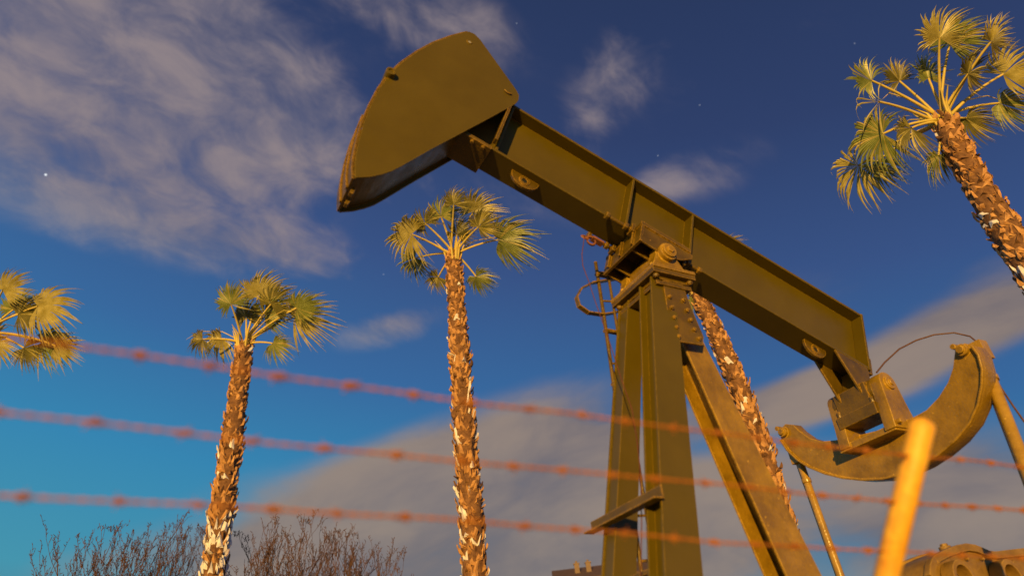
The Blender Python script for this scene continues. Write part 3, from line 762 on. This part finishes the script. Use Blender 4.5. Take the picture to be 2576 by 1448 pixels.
hi_blobs = [blob((360, 180), (1000, 440), 260, 1.2), blob((60, 60), (700, 60), 200, .9), blob((600, 160), (900, 390), 180, .7), blob((140, 400), (800, 620), 190, .75), blob((450, 600), (820, 700), 80, .55),
            blob((1060, 50), (1330, 120), 130, .50), blob((1540, 200), (1650, 90), 95, .50), blob((1480, 350), (1540, 280), 80, .26), blob((1790, 430), (1960, 390), 80, .34), blob((1650, 470), (1740, 430), 60, .34),
            blob((985, 825), (1130, 790), 50, .85), blob((1350, 500), (1700, 560), 80, .28), blob((790, 640), (1000, 700), 70, .35), blob((1800, 150), (2400, 60), 200, .20)]
lo_blobs = [blob((1180, 1230), (1680, 1020), 190, 1.2), blob((1000, 1370), (500, 1430), 130, .85), blob((1500, 1330), (2400, 1330), 230, 1.1), blob((2300, 890), (2800, 690), 85, 1.0), blob((1950, 1010), (2300, 930), 60, .7),
            blob((2450, 1270), (2800, 1150), 240, .9), blob((2500, 740), (2800, 640), 110, .5), blob((2050, 760), (2300, 700), 120, .3), blob((400, 1420), (0, 1440), 90, .35)]
def dens(bl, nmix, k, lo, hi):
    s_ = bl[0]
    for x in bl[1:]: s_ = mth('ADD', s_, x)
    s_ = mth('MINIMUM', s_, 1.0)
    g_ = mth('MULTIPLY', mth('SUBTRACT', nmix, .5), k)
    return sstep(mth('ADD', s_, mth('MULTIPLY', g_, mth('MINIMUM', mth('MULTIPLY', s_, 3.0), 1.0))), lo, hi)
dh = dens(hi_blobs, hmix, 3.1, .10, 1.25); dl_ = dens(lo_blobs, lmix, 1.9, .12, .90)
hcol = sstep(hmix, .36, .64)
warm = sstep(vdot(DIR, (0.25, 0, 1)), .34, .52)
hbase = mixc(warm, (.10, .19, .33), (.15, .145, .205)); htop = mixc(warm, (.20, .24, .32), (.31, .25, .255))
hc_ = mixc(hcol, hbase, htop); lc_ = mixc(sstep(lmix, .36, .62), (.17, .145, .155), (.31, .235, .185))
sky = mixc(mth('MULTIPLY', dh, .90), sky, hc_)
sky = mixc(mth('MULTIPLY', dl_, .92), sky, lc_)
stars = None
for px, py, ang, st in ((115, 440, .0017, 1.2), (1630, 640, .0010, .5), (1300, 60, .0009, .4), (1655, 392, .0009, .4), (965, 690, .0009, .4), (1760, 265, .0009, .4), (2150, 110, .0009, .3)):
    d_ = ray(px, py).normalized()
    n_ = N.new("ShaderNodeVectorMath"); n_.operation = 'DISTANCE'; LK.new(DIR, n_.inputs[0]); n_.inputs[1].default_value = d_
    s_ = mth('MULTIPLY', sstep(n_.outputs["Value"], ang, ang * .4), st)
    stars = s_ if stars is None else mth('ADD', stars, s_)
sky = mixc(mth('MINIMUM', stars, 1.0), sky, (.9, .95, 1.0))
LK.new(sky, bg.inputs[0]); bg.inputs[1].default_value = 1.0

# ------------------------------------------------------------------ sun (warm low key)
sl_ = bpy.data.lights.new("sun", 'SUN'); sl_.energy = 5.0; sl_.angle = math.radians(1.0); sl_.color = (1.0, .57, .13)
so = bpy.data.objects.new("sun", sl_); bpy.context.scene.collection.objects.link(so)
src = V((-.14, -.97, .12)).normalized()
so.rotation_euler = src.to_track_quat('Z', 'Y').to_euler()

# ------------------------------------------------------------------ camera
cam = bpy.data.cameras.new("camera"); cam.lens = 24.0; cam.sensor_width = 36.0; cam.clip_end = 6000; cam.clip_start = .05
cam.dof.use_dof = True; cam.dof.focus_distance = 8.5; cam.dof.aperture_fstop = 1.0
co = bpy.data.objects.new("camera", cam); bpy.context.scene.collection.objects.link(co)
co.matrix_world = Matrix.Translation(CAM) @ ROT.to_4x4()
sc = bpy.context.scene; sc.camera = co
sc.view_settings.view_transform = 'Standard'; sc.view_settings.look = 'None'; sc.view_settings.exposure = 0
